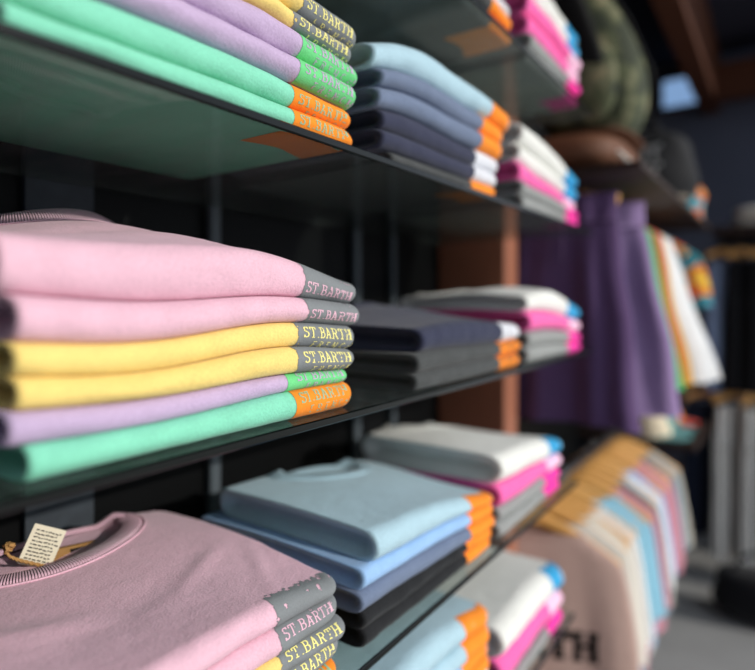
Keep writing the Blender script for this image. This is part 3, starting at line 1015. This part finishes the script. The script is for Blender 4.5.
lr = rail('clothes_rail', (1.491, RAILL, RZ - 0.012), (2.65, RAILL, RZ - 0.012), 'lower steel clothes rail carrying wooden hangers of tee shirts')
for q in (0.01, 1.14):
    v, f = box_vf(q - 0.008, 0.010, -0.008, q + 0.008, WALLY - 0.001 - RAILL, 0.008)
    obj('wall_bracket', v, f, m_rail, lr, False)
SEQ = [('taupe', 'taupe tee shirt with black lettering, first on the lower rail'), ('cream', 'cream tee shirt directly behind the lettered taupe shirt'),
       ('cream', 'second cream tee shirt behind the lettered taupe shirt'), ('white', 'white tee shirt hanging in front of the pale cyan shirts'),
       ('palecyan', 'pale cyan tee shirt behind the white one on the lower rail'), ('palecyan', 'pale cyan tee shirt in front of the dark grey one'),
       ('dpink', 'pink tee shirt between pale cyan and dark grey shirts'), ('dgrey', 'dark grey tee shirt in front of the bright white one'),
       ('white', 'bright white tee shirt between dark grey and pale blue shirts'), ('paleblue', 'pale blue tee shirt between white and rose shirts'),
       ('rose', 'rose pink tee shirt behind the pale blue one'), ('dpink', 'dusty pink tee shirt in front of the charcoal grey one'),
       ('dgrey', 'charcoal grey tee shirt between dusty pink and blue-grey shirts'), ('bluegrey', 'blue-grey tee shirt next to the ecru one on the lower rail'),
       ('ecru', 'ecru tee shirt, last on the lower rail')]
r = random.Random(11)
PIT = 0.073
for i, (c, lb) in enumerate(SEQ):
    u = 1.53 + i * PIT + (0.012 if i else 0)
    yaw = r.uniform(-0.05, 0.05) + (0.42 if i else 0.36)
    vj = RAILL + r.uniform(-0.008, 0.008)
    hang_shirt('hanging_tee_shirt', u, vj, NECKZ, H[c], 0.60 + r.uniform(-0.02, 0.03), 0.212 + r.uniform(-0.006, 0.010), 0.122, lb, 'shirt', 'tee shirts on the lower rail', 50 + i, yaw, thick=0.019, shoulder=0.12, sleeve=0.31)
    hanger(u, vj, NECKZ, 0.212, 0.070, 'honey wooden hanger holding the ' + lb.replace(' hanging', '').split(',')[0].split(' behind')[0].split(' in front')[0].split(' between')[0].split(' directly')[0].split(' next')[0] + {3: ' before pale cyan', 4: ' behind white', 5: ' before pink', 8: ' behind grey'}.get(i, ''), 'wooden hangers on the lower rail', yaw)
# black lettering on the taupe shirt
root = [o for o in bpy.data.objects if o.get('label') == SEQ[0][1]][0]
q, Wd = letter_quads('BARTH', 0.076, 0.08, sw=0.26, seg=0.01)
dg = bpy.context.evaluated_depsgraph_get()
cloth = [c for c in root.children if c.name.startswith('cloth')][0]
from mathutils.bvhtree import BVHTree
bv = BVHTree.FromPolygons([vv.co for vv in cloth.data.vertices], [tuple(p.vertices) for p in cloth.data.polygons])
vv, ff = [], []
for quad in q:
    a = len(vv)
    for (x, y) in quad:
        Y = Wd / 2 - x
        Z = -0.360 + y + 0.12 * (x - Wd / 2) * 0
        hit = bv.ray_cast(Vector((-0.3, Y, Z)), Vector((1, 0, 0)))
        X = hit[0].x - 0.0015 if hit[0] else -0.025
        vv.append((X, Y, Z))
    ff.append((a, a + 1, a + 2, a + 3))
obj('chest_lettering', vv, ff, m_ink, root, False)

# upper rail: purple shorts, then shirts
UPZ = CAMZ + 0.275
ur = rail('clothes_rail', (1.491, RAILV, UPZ + 0.03), (2.78, RAILV, UPZ + 0.03), 'upper steel clothes rail carrying purple and white garments', 0.010)
for q in (0.02, 1.26):
    v, f = box_vf(q - 0.008, 0.009, -0.008, q + 0.008, WALLY - 0.001 - RAILV, 0.008)
    obj('wall_bracket', v, f, m_rail, ur, False)


def purple_shorts(u, v, mat, seed, label, L=0.60, w0=0.145, w1=0.205, yaw=0.0):
    t = empty('purple_shorts', (u, v, UPZ), yaw)
    tag(t, label, 'shorts', 'purple shorts on the upper rail')
    v_, f_ = garment_mesh(L - 0.07, lambda q: w0 + (w1 - w0) * q ** 0.85, lambda q: 0.022 + 0.016 * q, 0.011, seed, n=90, rows=30, hem=0.006)
    obj('cloth', [Vector(p) - Vector((0, 0, 0.07)) for p in v_], f_, mat, t)
    v_, f_ = garment_mesh(0.072, lambda q: w0 + 0.002, lambda q: 0.023, 0.004, seed + 1, n=90, rows=6)
    wb = obj('waistband', v_, f_, mat, t)
    for k in (-1, 1):
        a, b = tube([(-0.030, 0.012 * k, -0.02), (-0.034, 0.014 * k, -0.08), (-0.042, 0.018 * k, -0.17)], 0.003, 6)
        obj('drawstring', a, b, mat, t)
    hanger_parts(t, 0.15, 0.044, 0.02)
    return t


purple_shorts(1.555, 0.495, H['purple'], 71, 'deep purple flared shorts hanging in front, next to the wooden post')
purple_shorts(1.715, 0.495, H['purple2'], 77, 'lilac purple flared shorts hanging behind the deep purple pair', w0=0.175, w1=0.275, yaw=0.24)
UP = [('midgrey', 'grey sleeveless blouse hanging behind the purple shorts', 1.850, 0.150, 0.085), ('green', 'bright green sleeveless blouse on the upper rail', 1.918, 0.155, 0.105),
      ('red', 'red sleeveless blouse beside the green one on the upper rail', 1.986, 0.160, 0.09), ('gold', 'golden yellow sleeveless blouse between red and white ones', 2.054, 0.158, 0.11),
      ('nwhite', 'white sleeveless blouse behind the golden yellow one', 2.122, 0.158, 0.15), ('nwhite', 'white sleeveless blouse between two other white ones on the upper rail', 2.190, 0.158, 0.17),
      ('nwhite', 'white sleeveless blouse, last on the upper rail before the tie-dye shirts', 2.258, 0.158, 0.18)]
for i, (c, lb, u, hw, fl_) in enumerate(UP):
    hang_shirt('sleeveless_blouse', u, RAILV - 0.01, UPZ - 0.01, H[c], 0.54, hw, 0.07, lb, 'blouse', 'blouses on the upper rail', 90 + i, 0.34, sleeve=0, thick=0.020, flare=fl_, shoulder=0.07)
    hanger(u, RAILV - 0.01, UPZ - 0.01, 0.14, 0.054, 'wooden hanger holding the ' + lb.split(' hanging')[0].split(' behind')[0].split(' beside')[0].split(' between')[0].split(',')[0].split(' on')[0] + {4: ' behind the golden one', 5: ' between two white ones', 6: ' before the tie-dye shirts'}.get(i, ' on the upper rail'), 'wooden hangers on the upper rail', yaw=0.34, drop=0.065)


# tie-dye shirts
def tiedye(name, cols, scale=9):
    m, nt, p = new_mat(name)
    N, L = nt.nodes, nt.links
    tc = N.new('ShaderNodeTexCoord')
    n = N.new('ShaderNodeTexNoise'); n.inputs['Scale'].default_value = scale; n.inputs['Detail'].default_value = 2; n.inputs['Distortion'].default_value = 1.2
    cr = N.new('ShaderNodeValToRGB'); cr.color_ramp.interpolation = 'CONSTANT'
    e = cr.color_ramp.elements
    e[0].position = 0; e[0].color = lin(cols[0])
    e[1].position = 0.40; e[1].color = lin(cols[1])
    for k, c in enumerate(cols[2:]):
        x = e.new(0.47 + k * 0.07); x.color = lin(c)
    L.new(tc.outputs['Object'], n.inputs['Vector']); L.new(n.outputs['Fac'], cr.inputs[0]); L.new(cr.outputs[0], p.inputs['Base Color'])
    p.inputs['Roughness'].default_value = 0.9
    return m


m_tie = tiedye('tie_dye_cloth', [(40, 120, 130), (80, 160, 180), (240, 150, 30), (215, 50, 60), (245, 195, 60)])
for i, lb in enumerate(('tie-dye tee shirt in orange and teal behind the white shirts', 'tie-dye tee shirt in orange and teal, last on the upper rail')):
    hang_shirt('tie_dye_shirt', 2.42 + i * 0.12, RAILV - 0.0, UPZ, m_tie, 0.52, 0.22, 0.08, lb, 'shirt', 'tie-dye shirts on the upper rail', 130 + i, 0.05, sleeve=0.2, thick=0.022)
    hanger(2.42 + i * 0.12, RAILV - 0.0, UPZ, 0.2, 0.044, 'wooden hanger holding the ' + ('first' if i == 0 else 'last') + ' tie-dye tee shirt', 'wooden hangers on the upper rail')

# ------------------------------------------------------------------ dark wooden shelf with bags above the upper rail
SHZ = CAMZ + 0.335
ws = box('wooden_shelf', (1.491, 0.28, SHZ - 0.018), (3.0, WALLY - 0.001, SHZ), m_darkwood, None, b=0.002)
tag(ws, 'dark wooden shelf above the hanging purple shorts, carrying bags', 'shelf')


def blob(nx, ny, fn):
    """grid wrapped closed around: fn(theta 0..2pi, phi 0..pi) -> xyz"""
    v = [fn(2 * PI * i / nx, PI * j / ny) for j in range(ny + 1) for i in range(nx)]
    f = [(j * nx + i, j * nx + (i + 1) % nx, (j + 1) * nx + (i + 1) % nx, (j + 1) * nx + i) for j in range(ny) for i in range(nx)]
    return v, f


def spow(x, p): return math.copysign(abs(x) ** p, x)


m_leather = plain('brown_woven_straw', (104, 66, 44), 0.65, 0.35, noise=0.35, nscale=22, stretch=(1, 6, 6), bump=0.5)
m_bead = plain('white_bead', (225, 220, 210), 0.35, 0.5)
bb = empty('woven_bag', (1.735, 0.50, SHZ))
tag(bb, 'brown woven bag with white beaded edge lying on the wooden shelf', 'bag')
v, f = blob(40, 20, lambda t, p: (0.22 * spow(math.sin(p), 0.5) * spow(math.cos(t), 0.6), 0.155 * spow(math.sin(p), 0.5) * spow(math.sin(t), 0.6) + 0.0, 0.058 + 0.058 * spow(-math.cos(p), 0.8)))
obj('bag_body', v, f, m_leather, bb)
v, f = blob(40, 10, lambda t, p: (0.17 * spow(math.sin(p), 0.5) * spow(math.cos(t), 0.6), 0.05 - 0.16 + 0.12 * spow(math.sin(p), 0.5) * spow(math.sin(t), 0.6) + 0.06, 0.112 + 0.008 * -math.cos(p)))
obj('flap', v, f, m_leather, bb)
for i in range(15):
    x = -0.196 + i * 0.028
    y = -0.158
    a, b = blob(10, 6, lambda t, p: (x + 0.006 * math.sin(p) * math.cos(t), y + 0.006 * math.sin(p) * math.sin(t), 0.036 + 0.006 * -math.cos(p)))
    obj('bead', a, b, m_bead, bb)

# camouflage bucket bag standing on the woven bag
mcam, nt, p = new_mat('camouflage_canvas')
N, Lk = nt.nodes, nt.links
tc = N.new('ShaderNodeTexCoord'); nz = N.new('ShaderNodeTexNoise'); nz.inputs['Scale'].default_value = 14; nz.inputs['Detail'].default_value = 2
cr = N.new('ShaderNodeValToRGB'); cr.color_ramp.interpolation = 'CONSTANT'
e = cr.color_ramp.elements
e[0].position = 0; e[0].color = lin((54, 60, 44)); e[1].position = 0.46; e[1].color = lin((84, 90, 62))
x = e.new(0.56); x.color = lin((112, 112, 84)); x = e.new(0.66); x.color = lin((150, 142, 108))
Lk.new(tc.outputs['Object'], nz.inputs['Vector']); Lk.new(nz.outputs['Fac'], cr.inputs[0]); Lk.new(cr.outputs[0], p.inputs['Base Color'])
p.inputs['Roughness'].default_value = 0.85
cb = empty('camouflage_backpack', (1.82, 0.475, SHZ + 0.118))
tag(cb, 'olive camouflage backpack standing on the brown woven bag', 'backpack')


def camo(t, p):
    z = 0.30 - 0.30 * math.cos(p)
    fl = 1.0 - 0.40 * (z / 0.60) ** 1.6
    return (0.11 * spow(math.sin(p), 0.6) * spow(math.cos(t), 0.7) * fl + 0.003 * math.sin(14 * z + t * 2),
            0.185 * spow(math.sin(p), 0.6) * spow(math.sin(t), 0.7) * fl + 0.13 * (z / 0.6) ** 1.6 + 0.003 * math.sin(11 * z + t * 3), z)


v, f = blob(48, 28, camo)
obj('bag_body', v, f, mcam, cb)
v, f = blob(32, 14, lambda t, p: (-0.105 + 0.035 * math.sin(p) * math.cos(t), 0.03 + 0.12 * spow(math.sin(p), 0.6) * math.sin(t), 0.17 - 0.12 * spow(math.cos(p), 0.8)))
obj('front_pocket', v, f, mcam, cb)
m_strap = fabric('black_webbing', (24, 24, 25), weave=500)
for sd in (-1, 1):
    pts = [(-0.10 - 0.04 * math.sin(q * PI), 0.06 * sd + 0.03 + 0.12 * q ** 1.6, 0.12 + 0.40 * q) for q in np.linspace(0, 1, 12)]
    a, b = tube(pts, 1.0, 8, flat=(0.042, 0.008), up=(1, 0, 0))
    obj('shoulder_strap', a, b, m_strap, cb)
a, b = tube([(0, -0.165, 0.06), (-0.02, -0.165, 0.2), (-0.01, -0.095, 0.38), (0, -0.01, 0.52)], 0.005, 8)
obj('zip', a, b, m_strap, cb)

# black duffel bag with a white print
m_duffel = fabric('black_canvas', (38, 38, 40), weave=400, sheen=0.05, rough=0.7)
db = empty('duffel_bag', (2.48, 0.49, SHZ))
tag(db, 'black duffel bag with white print standing on the wooden shelf', 'bag')
v, f = blob(44, 24, lambda t, p: (0.16 * spow(math.sin(p), 0.55) * spow(math.cos(t), 0.7) + 0.008 * math.sin(4 * t + 3 * p), 0.22 * spow(math.sin(p), 0.55) * spow(math.sin(t), 0.7) + 0.01 * math.sin(5 * p + t), 0.155 - 0.155 * spow(math.cos(p), 0.85)))
obj('bag_body', v, f, m_duffel, db)
for sd in (-1, 1):
    pts = [(0.05 * sd + 0.03 * sd * math.sin(q), -0.10 * math.cos(q), 0.29 + 0.08 * math.sin(q)) for q in np.linspace(0, PI, 14)]
    a, b = tube(pts, 0.010, 8)
    obj('handle', a, b, m_duffel, db)
m_wprint = plain('white_print', (214, 214, 212), 0.7, 0.2)
vv, ff = [], []
for row in range(2):
    for i in range(5):
        y0 = 0.05 - i * 0.036; z0 = 0.175 - row * 0.070
        for (ya, yb, za, zb) in ((y0, y0 - 0.012, z0, z0 + 0.058), (y0, y0 - 0.030, z0 + 0.046, z0 + 0.058)):
            o = len(vv)
            vv += [(-0.172, ya, za), (-0.172, yb, za), (-0.172, yb, zb), (-0.172, ya, zb)]
            ff.append((o, o + 1, o + 2, o + 3))
obj('white_print', vv, ff, m_wprint, db, False)


def cap(u, v, z, mat, label, rz=0.0, sc=1.0, bill_mat=None, group='caps on the shelves'):
    t = empty('baseball_cap', (u, v, z), rz)
    tag(t, label, 'cap', group)
    a, b = blob(28, 12, lambda tt, p: (sc * 0.092 * math.sin(p * 0.5 + 1e-3) * math.cos(tt), sc * 0.080 * math.sin(p * 0.5 + 1e-3) * math.sin(tt), sc * 0.115 * math.cos(p * 0.5) + 0.001))
    obj('crown', a, b, mat, t)
    vv, ff = [], []
    n = 16
    for lay in (0.0, 0.004):
        for i in range(n + 1):
            an = -1.15 + 2.3 * i / n
            for q in (0.86, 1.0, 1.3, 1.62, 1.78):
                rr = q if q <= 1 else 1 + (q - 1) * math.cos(an * 1.25)
                vv.append((sc * 0.092 * rr * math.cos(an), sc * 0.080 * rr * math.sin(an), 0.004 + lay + sc * 0.012 * math.cos(an * 1.4) * (1.3 - abs(q - 1.2)) * 0.6))
    m5 = 5
    K = (n + 1) * m5
    for i in range(n):
        for q in range(4):
            A = i * m5 + q
            ff.append((A, A + 1, A + m5 + 1, A + m5)); ff.append((K + A, K + A + m5, K + A + m5 + 1, K + A + 1))
        A = i * m5 + 4
        ff.append((A, K + A, K + A + m5, A + m5))
    obj('bill', vv, ff, bill_mat or mat, t)
    a, b = blob(8, 6, lambda tt, p: (0.007 * math.sin(p) * math.cos(tt), 0.007 * math.sin(p) * math.sin(tt), sc * 0.115 + 0.003 * math.cos(p)))
    obj('button', a, b, mat, t)
    return t


m_beige = fabric('cap_beige', (176, 164, 146), weave=500)
m_taupecap = fabric('cap_taupe', (128, 118, 108), weave=500)
cap(2.18, 0.42, SHZ, m_beige, 'beige cap with its bill over the edge of the wooden shelf', -1.4, 0.95)
cap(2.19, 0.63, SHZ, m_taupecap, 'taupe cap behind the beige cap on the wooden shelf', 2.6, 0.9)
m_rainbow = tiedye('rainbow_cloth', [(60, 150, 160), (90, 170, 190), (240, 140, 40), (225, 60, 80), (250, 180, 70)], 13)
rb = empty('rainbow_pouch', (2.90, 0.375, SHZ))
tag(rb, 'rainbow coloured cloth pouch at the end of the wooden shelf', 'pouch')
v, f = blob(28, 16, lambda t, p: (0.06 * spow(math.sin(p), 0.5) * math.cos(t) + 0.006 * math.sin(5 * t), 0.085 * spow(math.sin(p), 0.5) * math.sin(t) + 0.006 * math.sin(6 * p), 0.095 - 0.095 * spow(math.cos(p), 0.8)))
obj('pouch_body', v, f, m_rainbow, rb)
pts = [(0, 0.05 * math.cos(q), 0.18 + 0.05 * math.sin(q)) for q in np.linspace(0, PI, 12)]
a, b = tube(pts, 0.006, 8)
obj('cord_handle', a, b, m_rainbow, rb)

# low side shelf with caps past the lower rail
LSZ = CAMZ - 0.60
ls = box('low_shelf', (2.68, 0.30, LSZ - 0.02), (3.26, WALLY - 0.001, LSZ), m_darkwood, None, b=0.002)
tag(ls, 'low dark wooden shelf with caps beyond the lower clothes rail', 'shelf')
m_creamcap = fabric('cap_cream', (226, 212, 184), weave=500)
m_tealcap = fabric('cap_teal', (84, 146, 146), weave=500)
cap(2.80, 0.50, LSZ, m_creamcap, 'cream cap with teal bill on the low dark shelf', -1.57, 1.05, m_tealcap)
cap(2.98, 0.48, LSZ, m_tealcap, 'teal cap behind the cream cap on the low shelf', -1.57, 0.9)
oc = cap(3.175, 0.50, LSZ, fabric('cap_orange', (240, 140, 40), weave=500), 'orange cap with red bill at the end of the low shelf', -1.9, 1.0, fabric('cap_red', (214, 60, 44), weave=500))

# ------------------------------------------------------------------ rack across the far end
EX = 3.42
er = rail('clothes_rail', (EX, -0.50, CAMZ - 0.44), (EX, 0.40, CAMZ - 0.44), 'lower rail across the far end carrying striped trousers', 0.010)
for q in (0.02, 0.775):
    v, f = box_vf(0.010, q - 0.008, -0.008, 4.1 - EX - 0.001, q + 0.008, 0.008)
    obj('wall_bracket', v, f, m_rail, er, False)
er2 = rail('clothes_rail', (EX, -0.50, CAMZ + 0.285), (EX, 0.295, CAMZ + 0.285), 'upper rail across the far end carrying denim and black clothes', 0.010)
for q in (0.02, 0.775):
    v, f = box_vf(0.010, q - 0.008, -0.008, 4.1 - EX - 0.001, q + 0.008, 0.008)
    obj('wall_bracket', v, f, m_rail, er2, False)
es = box('end_shelf', (EX - 0.20, -0.55, CAMZ + 0.325), (4.099, 0.30, CAMZ + 0.35), m_darkwood, None, b=0.002)
tag(es, 'dark shelf above the denim clothes at the far end', 'shelf')


def stripes(name, a, b, sc):
    m, nt, p = new_mat(name)
    N, L = nt.nodes, nt.links
    tc = N.new('ShaderNodeTexCoord'); sp = N.new('ShaderNodeSeparateXYZ')
    ad = N.new('ShaderNodeMath'); ad.operation = 'ADD'
    ml = N.new('ShaderNodeMath'); ml.operation = 'MULTIPLY'; ml.inputs[1].default_value = sc
    sn = N.new('ShaderNodeMath'); sn.operation = 'SINE'
    gt = N.new('ShaderNodeMath'); gt.operation = 'GREATER_THAN'; gt.inputs[1].default_value = 0.1
    mx = N.new('ShaderNodeMix'); mx.data_type = 'RGBA'; mx.inputs[6].default_value = lin(a); mx.inputs[7].default_value = lin(b)
    L.new(tc.outputs['Object'], sp.inputs[0]); L.new(sp.outputs[0], ad.inputs[0]); L.new(sp.outputs[1], ad.inputs[1])
    L.new(ad.outputs[0], ml.inputs[0]); L.new(ml.outputs[0], sn.inputs[0]); L.new(sn.outputs[0], gt.inputs[0])
    L.new(gt.outputs[0], mx.inputs[0]); L.new(mx.outputs[2], p.inputs['Base Color'])
    p.inputs['Roughness'].default_value = 0.9
    return m


m_str = stripes('grey_stripes', (236, 232, 224), (150, 147, 142), 150)


def trousers(u, v, z, mat, L, w, label, group, seed, rz):
    t = empty('hanging_trousers', (u, v, z), rz)
    tag(t, label, 'trousers', group)
    v_, f_ = garment_mesh(0.20, lambda q: w * (0.85 + 0.15 * q), lambda q: 0.016 + 0.008 * q, 0.003, seed, rows=8)
    obj('waist', [Vector(p) - Vector((0, 0, 0.055)) for p in v_], f_, mat, t)
    for sd in (-1, 1):
        v_, f_ = garment_mesh(L - 0.24, lambda q: w * (0.50 + 0.06 * q), lambda q: 0.024, 0.005, seed + sd + 2, rows=14, n=30)
        obj('trouser_leg', [Vector(p) + Vector((0, sd * w * 0.5, -0.245)) for p in v_], f_, mat, t)
    hanger_parts(t, w, 0.030, 0.03)
    return t


for i, lb in enumerate(('grey striped trousers beside the dark navy pair at the far end', 'grey striped trousers second from the dark navy pair',
                        'grey striped trousers third from the dark navy pair', 'grey striped trousers farthest from the dark navy pair')):
    trousers(EX, 0.215 - i * 0.12, CAMZ - 0.476, m_str, 0.80, 0.12, lb, 'striped trousers at the far end', 200 + i, 0.85)
DN = [('denim', 'blue denim garment next to the tie-dye shirts on the far upper rail', 0.255), ('nblack', 'black trousers beside the first denim garment at the far end', 0.165),
      ('nblack', 'black trousers beside the second denim garment at the far end', 0.075), ('denim', 'blue denim garment beyond the black trousers on the far upper rail', -0.015),
      ('ddenim', 'dark navy garment, last on the far upper rail', -0.105)]
for i, (c, lb, vv_) in enumerate(DN):
    trousers(EX, vv_, CAMZ + 0.249, H[c], 0.70, 0.10, lb, 'clothes on the far upper rail', 230 + i, 0.72)
trousers(EX, 0.345, CAMZ - 0.476, H['ddenim'], 0.72, 0.10, 'dark navy trousers beside the low shelf', 'trousers beside the low shelf', 260, 0.62)
# cream folded cloth and a teal cap on the end shelf
for i, (vv_, lb) in enumerate(((0.10, 'cream folded cloth on the far end shelf'),)):
    t = empty('folded_cloth', (EX - 0.12, vv_ - 0.12, CAMZ + 0.35))
    tag(t, lb, 'cloth')
    a, b = blob(36, 12, lambda tt, p: (0.12 + 0.11 * spow(math.sin(p), 0.4) * spow(math.cos(tt), 0.5), 0.10 + 0.14 * spow(math.sin(p), 0.4) * spow(math.sin(tt), 0.5), 0.030 - 0.030 * spow(math.cos(p), 0.7)))
    obj('fold', a, b, H['ecru'], t)
    a, b = blob(36, 12, lambda tt, p: (0.12 + 0.10 * spow(math.sin(p), 0.4) * spow(math.cos(tt), 0.5), 0.10 + 0.13 * spow(math.sin(p), 0.4) * spow(math.sin(tt), 0.5), 0.082 - 0.024 * spow(math.cos(p), 0.7)))
    obj('fold', a, b, H['cream'], t)
# black bag on the floor under the striped trousers
fb = empty('floor_bag', (3.02, 0.10, 0))
tag(fb, 'black soft bag standing on the floor below the striped trousers', 'bag')
v, f = blob(36, 20, lambda t, p: (0.12 * spow(math.sin(p), 0.55) * spow(math.cos(t), 0.7), 0.17 * spow(math.sin(p), 0.55) * spow(math.sin(t), 0.7) + 0.008 * math.sin(6 * p), 0.11 - 0.11 * spow(math.cos(p), 0.85)))
obj('bag_body', v, f, H['nblack'], fb)
pts = [(0, 0.08 * math.cos(q), 0.20 + 0.09 * math.sin(q)) for q in np.linspace(0, PI, 14)]
a, b = tube(pts, 0.009, 8)
obj('handle', a, b, H['nblack'], fb)
